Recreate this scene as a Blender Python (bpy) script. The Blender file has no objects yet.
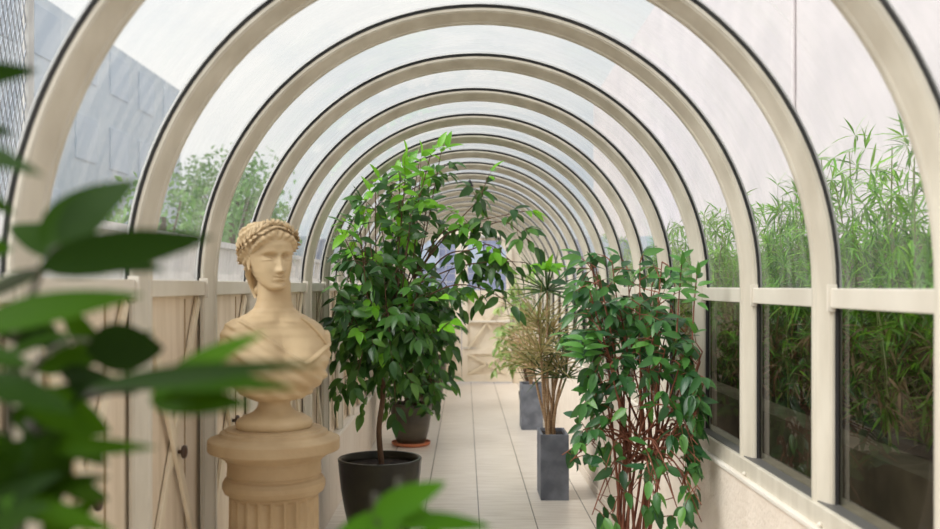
import bpy, bmesh, math, random
from mathutils import Vector, Matrix, noise
PI = math.pi
SC = bpy.context.scene
COL = SC.collection
random.seed(7)
F, U0, V0, ZE = 950.0, 465.0, 286.0, 1.43      # focal length in px, vanishing point, eye height
XC = 0.0445                                     # axis of the vault
def P(u, v, y): return Vector(((u - U0) * y / F, y, ZE - (v - V0) * y / F))
def lin(r, g, b):
    f = lambda c: (c / 255 / 12.92) if c / 255 <= .04045 else ((c / 255 + .055) / 1.055) ** 2.4
    return (f(r), f(g), f(b), 1)

# ------------------------------------------------------------------ materials
def mat(name, c1, c2=None, rough=.6, scale=6, stretch=(1, 1, 1), bump=0, bscale=40, spec=.5, metal=0, lo=.35, hi=.65, coat=0):
    m = bpy.data.materials.new(name); m.use_nodes = True
    nt = m.node_tree; b = nt.nodes['Principled BSDF']
    b.inputs['Roughness'].default_value = rough; b.inputs['Metallic'].default_value = metal
    b.inputs['Specular IOR Level'].default_value = spec; b.inputs['Coat Weight'].default_value = coat
    b.inputs['Base Color'].default_value = c1
    tc = nt.nodes.new('ShaderNodeTexCoord')
    mp = nt.nodes.new('ShaderNodeMapping'); mp.inputs['Scale'].default_value = stretch
    nt.links.new(tc.outputs['Object'], mp.inputs['Vector'])
    if c2:
        n = nt.nodes.new('ShaderNodeTexNoise'); n.inputs['Scale'].default_value = scale; n.inputs['Detail'].default_value = 6
        nt.links.new(mp.outputs[0], n.inputs['Vector'])
        r = nt.nodes.new('ShaderNodeValToRGB')
        r.color_ramp.elements[0].position = lo; r.color_ramp.elements[0].color = c1
        r.color_ramp.elements[1].position = hi; r.color_ramp.elements[1].color = c2
        nt.links.new(n.outputs['Fac'], r.inputs[0]); nt.links.new(r.outputs[0], b.inputs['Base Color'])
    if bump:
        n2 = nt.nodes.new('ShaderNodeTexNoise'); n2.inputs['Scale'].default_value = bscale; n2.inputs['Detail'].default_value = 4
        nt.links.new(mp.outputs[0], n2.inputs['Vector'])
        bp = nt.nodes.new('ShaderNodeBump'); bp.inputs['Strength'].default_value = bump; bp.inputs['Distance'].default_value = .01
        nt.links.new(n2.outputs['Fac'], bp.inputs['Height']); nt.links.new(bp.outputs[0], b.inputs['Normal'])
    return m
def leafmat(name, cols, rough=.35, transl=.3, spec=.5):
    m = bpy.data.materials.new(name); m.use_nodes = True
    nt = m.node_tree; b = nt.nodes['Principled BSDF']
    g = nt.nodes.new('ShaderNodeNewGeometry')
    r = nt.nodes.new('ShaderNodeValToRGB'); cr = r.color_ramp
    while len(cr.elements) < len(cols): cr.elements.new(.5)
    for i, c in enumerate(cols):
        cr.elements[i].position = i / max(1, len(cols) - 1); cr.elements[i].color = c
    nt.links.new(g.outputs['Random Per Island'], r.inputs[0])
    nt.links.new(r.outputs[0], b.inputs['Base Color'])
    b.inputs['Roughness'].default_value = rough; b.inputs['Specular IOR Level'].default_value = spec
    t = nt.nodes.new('ShaderNodeBsdfTranslucent')
    hs = nt.nodes.new('ShaderNodeHueSaturation'); hs.inputs['Value'].default_value = 1.5; hs.inputs['Hue'].default_value = .485
    nt.links.new(r.outputs[0], hs.inputs['Color']); nt.links.new(hs.outputs[0], t.inputs['Color'])
    mx = nt.nodes.new('ShaderNodeMixShader'); mx.inputs[0].default_value = transl
    nt.links.new(b.outputs[0], mx.inputs[1]); nt.links.new(t.outputs[0], mx.inputs[2])
    nt.links.new(mx.outputs[0], nt.nodes['Material Output'].inputs[0])
    return m
def glassmat(name, tint, haze, hazecol, rough=.03, ior=1.45, streak=(1, 1, 1), lo=.4, hi=.75):
    m = bpy.data.materials.new(name); m.use_nodes = True
    nt = m.node_tree; nt.nodes.remove(nt.nodes['Principled BSDF'])
    tr = nt.nodes.new('ShaderNodeBsdfTransparent'); tr.inputs[0].default_value = tint
    gl = nt.nodes.new('ShaderNodeBsdfGlossy'); gl.inputs['Roughness'].default_value = rough
    fr = nt.nodes.new('ShaderNodeFresnel'); 
    gb = nt.nodes.new('ShaderNodeNewGeometry'); mi = nt.nodes.new('ShaderNodeMapRange'); mi.inputs[3].default_value = ior; mi.inputs[4].default_value = 1 / ior
    nt.links.new(gb.outputs['Backfacing'], mi.inputs[0]); nt.links.new(mi.outputs[0], fr.inputs[0])
    tl = nt.nodes.new('ShaderNodeBsdfTranslucent'); tl.inputs[0].default_value = hazecol
    df = nt.nodes.new('ShaderNodeBsdfDiffuse'); df.inputs[0].default_value = hazecol
    hz = nt.nodes.new('ShaderNodeMixShader'); hz.inputs[0].default_value = .5
    nt.links.new(tl.outputs[0], hz.inputs[1]); nt.links.new(df.outputs[0], hz.inputs[2])
    tc = nt.nodes.new('ShaderNodeTexCoord'); mp = nt.nodes.new('ShaderNodeMapping'); mp.inputs['Scale'].default_value = streak
    nt.links.new(tc.outputs['Object'], mp.inputs[0])
    n = nt.nodes.new('ShaderNodeTexNoise'); n.inputs['Scale'].default_value = 5; n.inputs['Detail'].default_value = 5
    nt.links.new(mp.outputs[0], n.inputs['Vector'])
    mr = nt.nodes.new('ShaderNodeMapRange'); mr.inputs[1].default_value = lo; mr.inputs[2].default_value = hi
    mr.inputs[3].default_value = haze[0]; mr.inputs[4].default_value = haze[1]
    nt.links.new(n.outputs['Fac'], mr.inputs[0])
    m1 = nt.nodes.new('ShaderNodeMixShader'); nt.links.new(mr.outputs[0], m1.inputs[0])
    nt.links.new(tr.outputs[0], m1.inputs[1]); nt.links.new(hz.outputs[0], m1.inputs[2])
    m2 = nt.nodes.new('ShaderNodeMixShader'); nt.links.new(fr.outputs[0], m2.inputs[0])
    nt.links.new(m1.outputs[0], m2.inputs[1]); nt.links.new(gl.outputs[0], m2.inputs[2])
    nt.links.new(m2.outputs[0], nt.nodes['Material Output'].inputs[0])
    return m

M = {}
M['paint'] = mat('cream_paint', lin(213, 206, 191), lin(195, 187, 171), rough=.42, scale=5, stretch=(3, 3, .6))
M['rail'] = mat('rail_paint', lin(226, 219, 206), lin(212, 204, 190), rough=.4, scale=5)
M['gasket'] = mat('black_rubber', lin(44, 42, 42), rough=.6)
M['alu'] = mat('weathered_aluminium', lin(196, 194, 190), lin(172, 171, 170), rough=.5)
M['plaster'] = mat('cream_plaster', lin(232, 220, 206), lin(224, 211, 196), rough=.85, scale=9, bump=.5, bscale=55)
M['white'] = mat('white_paint', lin(240, 234, 224), lin(230, 222, 210), rough=.35)
M['board'] = mat('cream_board', lin(228, 213, 192), lin(212, 195, 171), rough=.6, scale=4, stretch=(1, 6, .7))
M['brace'] = mat('brace_paint', lin(232, 219, 195), lin(214, 199, 172), rough=.5, scale=6)
M['lowboard'] = mat('low_panel_paint', lin(232, 221, 208), lin(223, 210, 195), rough=.5, scale=3)
M['sill'] = mat('dark_sill_metal', lin(92, 90, 88), rough=.5)
M['joint'] = mat('board_shadow_gap', lin(168, 148, 120), rough=.8)
M['knob'] = mat('brown_knob', lin(75, 50, 32), lin(52, 34, 24), rough=.4)
M['door'] = mat('cream_door', lin(236, 226, 208), lin(226, 214, 194), rough=.5)
M['stone'] = mat('buff_terracotta', lin(188, 163, 127), lin(170, 144, 108), rough=.7, scale=7, bump=.12, bscale=90)
M['bust'] = mat('pale_terracotta', lin(203, 179, 141), lin(188, 162, 124), rough=.62, scale=9, bump=.05, bscale=120)
M['potdark'] = mat('dark_glaze', lin(24, 22, 17), lin(44, 42, 28), rough=.28, scale=5, coat=.1, spec=.35)
M['potbrown'] = mat('brown_glaze', lin(84, 76, 62), lin(66, 58, 48), rough=.35, scale=4, stretch=(1, 1, 3))
M['terra'] = mat('orange_terracotta', lin(205, 128, 92), lin(190, 112, 78), rough=.8)
M['slate'] = mat('blue_grey_slate', lin(126, 131, 142), lin(92, 97, 108), rough=.6, scale=8, bump=.3, bscale=20)
M['soil'] = mat('dark_soil', lin(48, 34, 26), lin(28, 20, 15), rough=.95, scale=40, bump=1, bscale=60)
M['trunk'] = mat('brown_bark', lin(112, 84, 62), lin(86, 62, 44), rough=.8, scale=20, stretch=(1, 1, .3))
M['redstem'] = mat('red_brown_bark', lin(150, 92, 68), lin(112, 64, 46), rough=.7, scale=20, stretch=(1, 1, .3))
M['cane'] = mat('tan_cane', lin(176, 146, 112), lin(140, 110, 80), rough=.8, scale=40, stretch=(1, 1, 3))
M['stem'] = mat('dark_green_stem', lin(62, 58, 40), lin(46, 44, 32), rough=.6)
M['lamp'] = mat('black_metal', lin(40, 42, 46), rough=.4, metal=.3)
g = lin
M['leafdark'] = leafmat('dark_glossy_leaf', [g(38, 70, 28), g(56, 98, 38), g(78, 126, 48), g(46, 86, 42), g(102, 148, 58)], .3, .32)
M['leaffresh'] = leafmat('fresh_lime_leaf', [g(104, 170, 30), g(130, 196, 48), g(90, 156, 40)], .35, .4)
M['leafficus'] = leafmat('ficus_leaf', [g(38, 74, 40), g(56, 102, 52), g(78, 132, 56), g(46, 90, 56), g(98, 150, 64)], .3, .25)
M['leafnear'] = leafmat('broad_leaf', [g(18, 36, 6), g(46, 80, 6), g(26, 50, 8), g(60, 100, 8)], .5, .35, .08)
M['leafshoot'] = leafmat('pale_green_shoot_leaf', [g(78, 134, 58), g(100, 158, 72), g(66, 118, 54)], .35, .3)
M['leafnearlit'] = leafmat('lit_broad_leaf', [g(54, 102, 14), g(72, 122, 22), g(44, 86, 12)], .5, .35, .1)  # lit copy of the near leaf: brighter light put into its greens
M['leafvar'] = leafmat('variegated_leaf', [g(140, 172, 96), g(178, 196, 128), g(110, 152, 72), g(160, 186, 110)], .45, .35)
M['dracgreen'] = leafmat('spiky_leaf', [g(48, 76, 36), g(72, 98, 46), g(58, 72, 42), g(84, 96, 54)], .4, .2)
M['dractan'] = leafmat('faded_spiky_leaf', [g(170, 150, 98), g(142, 134, 80), g(120, 124, 68), g(186, 160, 118)], .5, .25)
M['dracdry'] = leafmat('dry_spiky_leaf', [g(196, 172, 136), g(176, 150, 112), g(160, 146, 96), g(206, 182, 150)], .6, .25)
M['bamboo'] = leafmat('bamboo_leaf', [g(76, 134, 24), g(112, 172, 38), g(48, 98, 24), g(136, 192, 58), g(88, 150, 40)], .45, .4)
M['deadleaf'] = leafmat('dead_bamboo_leaf', [g(120, 98, 70), g(146, 124, 92), g(84, 68, 48)], .7, .25)
M['culm'] = mat('bamboo_culm', lin(120, 132, 70), lin(96, 104, 58), rough=.5)
M['treeleaf'] = leafmat('tree_leaf', [g(96, 140, 72), g(120, 160, 90), g(80, 122, 66)], .6, .35)
M['fence'] = mat('brown_reed', lin(104, 88, 68), lin(70, 58, 44), rough=.9, scale=14, stretch=(1, 6, .35), bump=.6, bscale=30)
M['pinkwall'] = mat('pink_render', lin(214, 206, 206), lin(203, 196, 197), rough=.9, scale=1.2)
M['kerb'] = mat('mossy_concrete', lin(110, 104, 90), lin(80, 76, 62), rough=.9, scale=8)
M['parapet'] = mat('white_render', lin(236, 236, 238), lin(224, 224, 228), rough=.9)
M['wire'] = mat('galvanised_wire', lin(120, 126, 136), rough=.4, metal=.5)
M['paleblue'] = mat('pale_blue_cladding', lin(212, 220, 228), lin(198, 210, 220), rough=.7)
M['bluepane'] = mat('dark_window', lin(184, 197, 212), rough=.15)
M['greyblock'] = mat('grey_blue_block', lin(150, 156, 182), lin(132, 138, 166), rough=.8)
M['ground'] = mat('earth', lin(120, 110, 92), lin(90, 84, 66), rough=.95, scale=3)
M['glass'] = glassmat('hazy_glass', (.85, .86, .855, 1), (.07, .26), lin(246, 246, 243), rough=.06, streak=(1.2, 5, .5), ior=1.16)
M['lowglass'] = glassmat('dusty_glass', (.50, .475, .43, 1), (.02, .09), lin(130, 118, 100), rough=.02, streak=(4, 4, 1), ior=1.5)
M['doorglass'] = glassmat('door_glass', (.9, .92, .96, 1), (.03, .08), lin(200, 206, 220))

# floor: long cream tiles with dark joints
def floor_mat():
    m = bpy.data.materials.new('cream_floor_tile'); m.use_nodes = True
    nt = m.node_tree; b = nt.nodes['Principled BSDF']; b.inputs['Roughness'].default_value = .32; b.inputs['Specular IOR Level'].default_value = .4
    N, L = nt.nodes.new, nt.links.new
    tc = N('ShaderNodeTexCoord'); sp = N('ShaderNodeSeparateXYZ'); L(tc.outputs['Object'], sp.inputs[0])
    def math_(op, a, bv):
        n = N('ShaderNodeMath'); n.operation = op
        for i, x in enumerate((a, bv)):
            if x is None: continue
            if isinstance(x, (int, float)): n.inputs[i].default_value = x
            else: L(x, n.inputs[i])
        return n.outputs[0]
    def joint(o, off, step, w):
        d = math_('ABSOLUTE', math_('SUBTRACT', math_('FRACT', math_('DIVIDE', math_('SUBTRACT', o, off), step), None), .5), None)
        return math_('GREATER_THAN', d, .5 - w / step)
    jx = joint(sp.outputs[0], .0865, .3425, .0032); jy = joint(sp.outputs[1], .2, .685, .0014)
    n = N('ShaderNodeTexNoise'); n.inputs['Scale'].default_value = 5; n.inputs['Detail'].default_value = 8
    mp = N('ShaderNodeMapping'); mp.inputs['Scale'].default_value = (.7, 7, 1); L(tc.outputs['Object'], mp.inputs[0]); L(mp.outputs[0], n.inputs['Vector'])
    r = N('ShaderNodeValToRGB'); e = r.color_ramp.elements
    e[0].position = .36; e[0].color = lin(219, 209, 197); e[1].position = .58; e[1].color = lin(236, 228, 218)
    L(n.outputs['Fac'], r.inputs[0])
    m1 = N('ShaderNodeMix'); m1.data_type = 'RGBA'; L(jy, m1.inputs[0]); L(r.outputs[0], m1.inputs[6]); m1.inputs[7].default_value = lin(206, 193, 176)
    m2 = N('ShaderNodeMix'); m2.data_type = 'RGBA'; L(jx, m2.inputs[0]); L(m1.outputs[2], m2.inputs[6]); m2.inputs[7].default_value = lin(92, 80, 68)
    L(m2.outputs[2], b.inputs['Base Color'])
    return m
M['floor'] = floor_mat()

# ------------------------------------------------------------------ mesh helpers
class MB:
    def __init__(s): s.v = []; s.f = []
    def add(s, vs, fs):
        k = len(s.v); s.v += [tuple(p) for p in vs]; s.f += [tuple(i + k for i in f) for f in fs]
    def box(s, x0, x1, y0, y1, z0, z1):
        s.add([(x0, y0, z0), (x1, y0, z0), (x1, y1, z0), (x0, y1, z0), (x0, y0, z1), (x1, y0, z1), (x1, y1, z1), (x0, y1, z1)],
              [(0, 3, 2, 1), (4, 5, 6, 7), (0, 1, 5, 4), (1, 2, 6, 5), (2, 3, 7, 6), (3, 0, 4, 7)])
    def bar(s, a, b, n, w, t):          # flat bar from a to b, width w in plane, thickness t along n (both centred)
        a, b, n = Vector(a), Vector(b), Vector(n).normalized()
        d = (b - a).normalized(); sd = d.cross(n).normalized() * w / 2; n = n * t / 2
        s.add([a - sd - n, a + sd - n, a + sd + n, a - sd + n, b - sd - n, b + sd - n, b + sd + n, b - sd + n],
              [(0, 1, 2, 3), (7, 6, 5, 4), (0, 4, 5, 1), (1, 5, 6, 2), (2, 6, 7, 3), (3, 7, 4, 0)])
    def lathe(s, prof, n=48, c=(0, 0, 0), close=True, rf=None):
        vs = []
        for r, z in prof:
            for i in range(n):
                a = 2 * PI * i / n; rr = r * (rf(a, z) if rf else 1)
                vs.append((c[0] + rr * math.cos(a), c[1] + rr * math.sin(a), c[2] + z))
        fs = []
        for j in range(len(prof) - 1):
            for i in range(n):
                fs.append((j * n + i, j * n + (i + 1) % n, (j + 1) * n + (i + 1) % n, (j + 1) * n + i))
        if close:
            fs.append(tuple(reversed(range(n)))); k = (len(prof) - 1) * n; fs.append(tuple(k + i for i in range(n)))
        s.add(vs, fs)
    def tube(s, pts, r0, r1=None, n=6):
        r1 = r0 if r1 is None else r1
        pts = [Vector(p) for p in pts]; vs = []; fs = []
        up = Vector((.31, .17, .93)).normalized()
        for i, p in enumerate(pts):
            d = (pts[min(i + 1, len(pts) - 1)] - pts[max(i - 1, 0)]).normalized()
            a = d.cross(up)
            if a.length < .05: a = d.cross(Vector((1, 0, 0)))
            a.normalize(); b = d.cross(a); r = r0 + (r1 - r0) * i / max(1, len(pts) - 1)
            for k in range(n):
                t = 2 * PI * k / n; vs.append(p + (a * math.cos(t) + b * math.sin(t)) * r)
        for i in range(len(pts) - 1):
            for k in range(n): fs.append((i * n + k, i * n + (k + 1) % n, (i + 1) * n + (k + 1) % n, (i + 1) * n + k))
        fs.append(tuple(range(n))); k0 = (len(pts) - 1) * n; fs.append(tuple(k0 + k for k in reversed(range(n))))
        s.add(vs, fs)
    def leaf(s, p, d, nrm, L, W, droop=.25, fold=.25, st=5, shape=0):
        p = Vector(p); d = Vector(d).normalized(); nrm = Vector(nrm)
        sd = d.cross(nrm)
        if sd.length < .01: sd = d.cross(Vector((.3, .8, .1)))
        sd.normalize(); n = sd.cross(d).normalized()
        vs = []; fs = []
        for i in range(st + 1):
            t = i / st
            w = (math.sin(PI * t ** .8) ** .75 * (1 - .25 * t) if shape == 0 else (math.sin(PI * min(1, .12 + .88 * t)) ** .6 if shape == 1 else min(1, .55 + 2 * t) * (1 - t ** 1.6))) * W / 2
            if i == st: w = 0
            if i == 0 and shape != 2: w = W * .03
            c = p + d * (L * t) - n * (droop * L * t * t)
            up = n * (fold * w)
            vs += [c - sd * w + up, c, c + sd * w + up]
        for i in range(st):
            a = i * 3
            if i == st - 1: fs += [(a, a + 1, a + 4), (a + 1, a + 2, a + 4)]
            else: fs += [(a, a + 1, a + 4, a + 3), (a + 1, a + 2, a + 5, a + 4)]
        # the last station keeps only its middle vertex
        k = st * 3; vs = vs[:k] + [vs[k + 1]]
        fs = [tuple((k if x == k + 1 else x) for x in f) for f in fs]
        s.add(vs, fs)
    def build(s, name, m, parent=None, smooth=False, bevel=0, loc=None):
        me = bpy.data.meshes.new(name); me.from_pydata(s.v, [], s.f); me.update()
        o = bpy.data.objects.new(name, me); COL.objects.link(o)
        me.materials.append(M[m] if isinstance(m, str) else m)
        if smooth: me.polygons.foreach_set('use_smooth', [True] * len(me.polygons))
        if bevel:
            bm = bmesh.new(); bm.from_mesh(me); bmesh.ops.remove_doubles(bm, verts=bm.verts, dist=1e-5)
            bmesh.ops.recalc_face_normals(bm, faces=bm.faces)
            ed = [e for e in bm.edges if len(e.link_faces) == 2 and e.calc_face_angle(0) > .6]
            bmesh.ops.bevel(bm, geom=ed, offset=bevel, segments=2, affect='EDGES', profile=.5); bm.to_mesh(me); bm.free()
        if parent:
            o.parent = parent
            o.matrix_parent_inverse = Matrix.Translation(parent.location).inverted() @ Matrix()
            if parent.rotation_euler.z: o.matrix_parent_inverse = (Matrix.Translation(parent.location) @ Matrix.Rotation(parent.rotation_euler.z, 4, 'Z')).inverted()
        if loc: o.location = loc
        return o
def smooth_by_angle(o, ang=.7):
    me = o.data; bm = bmesh.new(); bm.from_mesh(me)
    bmesh.ops.recalc_face_normals(bm, faces=bm.faces)
    for f in bm.faces: f.smooth = True
    for e in bm.edges:
        if len(e.link_faces) == 2 and e.calc_face_angle(0) > ang: e.smooth = False
    bm.to_mesh(me); bm.free()
def tag(o, label, cat, group=None, kind=None):
    o['label'] = label; o['category'] = cat
    if group: o['group'] = group
    if kind: o['kind'] = kind
    return o
def thing(name, loc, label, cat, group=None, kind=None):
    o = bpy.data.objects.new(name, None); COL.objects.link(o); o.location = loc; o.empty_display_size = .1
    return tag(o, label, cat, group, kind)
ORD = ['first', 'second', 'third', 'fourth', 'fifth', 'sixth', 'seventh', 'eighth', 'ninth', 'tenth', 'eleventh', 'twelfth', 'thirteenth',
       'fourteenth', 'fifteenth', 'sixteenth', 'seventeenth', 'eighteenth', 'nineteenth', 'twentieth']

# ------------------------------------------------------------------ the tunnel
R_OUT, R_IN, R_GL = .900, .862, .909
STEP, Y0, NR = .65, 1.768, 19
YEND = 14.0
ys = [Y0 + STEP * j for j in range(NR)]
ZL, ZR = .475, .870       # where the left / right posts stand
def path(rad, zl=ZL, zr=ZR, seg=56):
    pts = [(XC - rad, zl), (XC - rad, (zl + ZE) / 2)]
    for i in range(seg + 1):
        a = PI - PI * i / seg; pts.append((XC + rad * math.cos(a), ZE + rad * math.sin(a)))
    return pts + [(XC + rad, (zr + ZE) / 2), (XC + rad, zr)]
def sweep(mb, prof, zl=ZL, zr=ZR, seg=56):
    n = len(prof); rows = []
    for r, y in prof: rows.append([(x, y, z) for x, z in path(r, zl, zr, seg)])
    m = len(rows[0]); vs = [p for row in rows for p in row]; fs = []
    for j in range(n):
        k = (j + 1) % n
        for i in range(m - 1): fs.append((j * m + i, j * m + i + 1, k * m + i + 1, k * m + i))
    fs.append(tuple(j * m for j in reversed(range(n)))); fs.append(tuple(j * m + m - 1 for j in range(n)))
    mb.add(vs, fs)
trim_n = 0; win_n = 0
for j, y in enumerate(ys):
    trim_n += 1
    mb = MB()
    sweep(mb, [(R_OUT, y), (.8905, y), (.8895, y + .003), (.886, y + .004), (.8685, y + .050), (.864, y + .052), (R_IN, y + .055), (R_IN, y + .068), (.866, y + .07), (R_OUT, y + .07)])
    rib = mb.build('trim_%d' % trim_n, 'paint'); smooth_by_angle(rib, .35)
    tag(rib, '%s cream arched rib of the glazed vault counting from the camera' % ORD[j], 'rib', 'arched ribs of the vault', 'structure')
    mb = MB(); sweep(mb, [(R_OUT + .0045, y - .002), (R_OUT, y - .001), (R_OUT, y + .071), (R_OUT + .0045, y + .072)], 1.43); gk = mb.build('gasket', 'gasket', rib); smooth_by_angle(gk)
    mb = MB(); sweep(mb, [(.918, y + .006), (.9110, y - .001), (.9110, y + .071), (.918, y + .064)]); oc = mb.build('outer_cap', 'alu', rib); smooth_by_angle(oc)
    if j < 12:
        mb = MB()                                     # small bracket that clasps the right rail
        mb.box(.921, .946, y - .004, y + .002, 1.364, 1.434)
        mb.build('bracket', 'rail', rib, bevel=.0015)
        mb = MB(); mb.box(-.858, -.828, y - .004, y + .002, 1.392, 1.455); mb.build('bracket', 'rail', rib, bevel=.0015)
bays = [(Y0 - STEP * 4 + .07, Y0 - .001)] + [(ys[j] + .07, ys[j + 1] if j + 1 < NR else YEND) for j in range(NR)]
for b, (a, c) in enumerate(bays):
    name = 'bay nearest the camera' if b == 0 else 'bay beyond the %s rib' % ORD[b - 1]
    mb = MB()                                         # curved pane, left rail to right rail
    pr = [(R_GL, a - .03), (R_GL, c + .03)]
    pp = [q for q in path(R_GL, 1.43, 1.40, 48)][1:-1]
    vs = [(x, yy, z) for yy in (a - .03, c + .03) for x, z in [(XC - R_GL, 1.44)] + pp[1:-1] + [(XC + R_GL, 1.40)]]
    m = len(vs) // 2
    mb.add(vs, [(i, i + 1, m + i + 1, m + i) for i in range(m - 1)])
    win_n += 1
    w = mb.build('window_%d' % win_n, 'glass', smooth=True)
    tag(w, 'curved hazy vault pane over the ' + name, 'window pane', 'curved vault panes', 'structure')
    mb = MB(); gx = XC + R_GL
    mb.add([(gx, a - .03, .868), (gx, c + .03, .868), (gx, c + .03, 1.40), (gx, a - .03, 1.40)], [(0, 1, 2, 3)])
    win_n += 1
    w2 = mb.build('window_%d' % win_n, 'lowglass'); tag(w2, 'dark upright pane under the right rail in the ' + name, 'window pane', 'upright panes on the right', 'structure')
    mb = MB(); mb.box(gx - .012, gx - .003, a - .004, a + .004, .872, 1.374); mb.box(gx - .012, gx - .003, c - .004, c + .002, .872, 1.374); mb.build('gasket', 'gasket', w2)
    # right rail
    trim_n += 1; mb = MB(); mb.box(.928, .956, a - .07 + .0715 if b else a, c - .004, 1.374, 1.424)
    tag(mb.build('trim_%d' % trim_n, 'rail', bevel=.003), 'cream right-hand glazing rail across the ' + name, 'rail', 'right glazing rails', 'structure')
    trim_n += 1; mb = MB(); mb.box(-.868, -.838, a + .0015, c - .004, 1.400, 1.447)
    tag(mb.build('trim_%d' % trim_n, 'rail', bevel=.003), 'cream left-hand rail above the braced boards in the ' + name, 'rail', 'left rails', 'structure')
YA = bays[0][0] - .6
# right: bottom frame rail, white ledge, plaster wall
trim_n += 1; mb = MB(); mb.box(.900, 1.0, YA, YEND, .817, .871)
o = mb.build('trim_%d' % trim_n, 'paint', bevel=.003); mb = MB(); mb.box(.914, .951, YA, YEND, .8705, .874); mb.build('sill_strip', 'sill', o); tag(o, 'cream bottom rail under the right-hand panes', 'rail', None, 'structure')
for j in range(0, 12, 1):
    mb = MB(); mb.lathe([(.001, 0), (.006, .001), (.007, .006), (.004, .011), (.0005, .012)], 12); k = mb.build('drain_cap', 'rail', o, smooth=True)
    k.matrix_parent_inverse = Matrix(); k.rotation_euler = (0, -PI / 2, 0); k.location = (.901, ys[j] - .02, .828)
trim_n += 1; mb = MB(); mb.box(.884, 1.0, YA, YEND, .802, .818)
tag(mb.build('trim_%d' % trim_n, 'white', bevel=.004), 'narrow white ledge capping the low plaster wall on the right', 'ledge', None, 'structure')
mb = MB(); mb.box(.893, 1.02, YA, YEND, 0, .803)
tag(mb.build('wall_right', 'plaster'), 'low cream roughcast plaster wall along the right side', 'wall', None, 'structure')
mb = MB(); mb.box(.884, .893, YA, YEND, 0, .07)
tag(mb.build('baseboard_right', 'lowboard', bevel=.003), 'cream skirting at the foot of the right plaster wall', 'baseboard', None, 'structure')
# left: boards with X braces and knobs, ledge, low panels
mb = MB(); mb.box(-.93, -.866, YA, YEND, ZL, 1.41)
wl = mb.build('wall_left', 'board'); tag(wl, 'cream board wall with crossed braces along the left side', 'wall', None, 'structure')
for b, (a, c) in enumerate(bays):
    if b > 13: break
    for s in (0, 1):
        mb = MB(); z0, z1 = (.50, 1.39) if s == 0 else (1.39, .50)
        xx = -.857 + .012 * s
        mb.bar((xx, a + .02, z0), (xx, c - .02, z1), (1, 0, 0), .034, .012); mb.build('brace', 'brace', wl, bevel=.002)
    mb = MB(); mb.lathe([(.006, 0), (.006, .012), (.018, .014), (.020, .018), (.018, .024), (.004, .028)], 20)
    k = mb.build('knob', 'knob', wl, smooth=True); k.matrix_parent_inverse = Matrix(); k.rotation_euler = (0, PI / 2, 0); k.location = (-.840, (a + c) / 2, .945)
    mb = MB(); mb.box(-.868, -.862, a + .015, a + .019, .50, 1.39); mb.box(-.868, -.862, c - .14, c - .136, .50, 1.39); mb.build('board_joint', 'joint', wl)
trim_n += 1; mb = MB(); mb.box(-.93, -.812, YA, YEND, .452, ZL)
tag(mb.build('trim_%d' % trim_n, 'white', bevel=.004), 'white ledge running under the braced boards on the left', 'ledge', None, 'structure')
mb = MB(); y = YA
while y < YEND: mb.box(-.93, -.825, y + .003, min(YEND, y + .322), 0, .452); y += .325
tag(mb.build('trim_%d' % (trim_n + 1), 'lowboard', bevel=.002), 'pale low panels below the white ledge on the left', 'panel', None, 'structure'); trim_n += 1
mb = MB(); mb.box(-.95, 1.02, -1.5, YEND + .3, -.12, 0)
tag(mb.build('floor', 'floor'), 'cream tiled corridor floor with long dark joints', 'floor', None, 'structure')

# end wall with the double door
mb = MB()
arc = [(XC + .93 * math.cos(PI * i / 40), ZE + .93 * math.sin(PI * i / 40)) for i in range(41)]
DX0, DXM, DX1, DT = -.80, -.05, .70, 2.18
mb.box(-.95, DX0, YEND, YEND + .06, 0, ZE); mb.box(DX1, 1.0, YEND, YEND + .06, 0, ZE)
top = [(x, z) for x, z in arc]
for i in range(40):
    (x0, z0), (x1, z1) = arc[i], arc[i + 1]
    def low(x):
        if x < DX0 or x > DX1: return ZE
        return DT - max(0, abs(x - DXM) - .5) * .9
    l0, l1 = min(z0, low(x0)), min(z1, low(x1))
    mb.add([(x0, YEND, l0), (x1, YEND, l1), (x1, YEND, z1), (x0, YEND, z0), (x0, YEND + .06, l0), (x1, YEND + .06, l1), (x1, YEND + .06, z1), (x0, YEND + .06, z0)],
           [(0, 1, 2, 3), (7, 6, 5, 4), (0, 4, 5, 1), (2, 6, 7, 3)])
tag(mb.build('wall_back', 'door'), 'cream arched end wall around the far double door', 'wall', None, 'structure')
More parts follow.
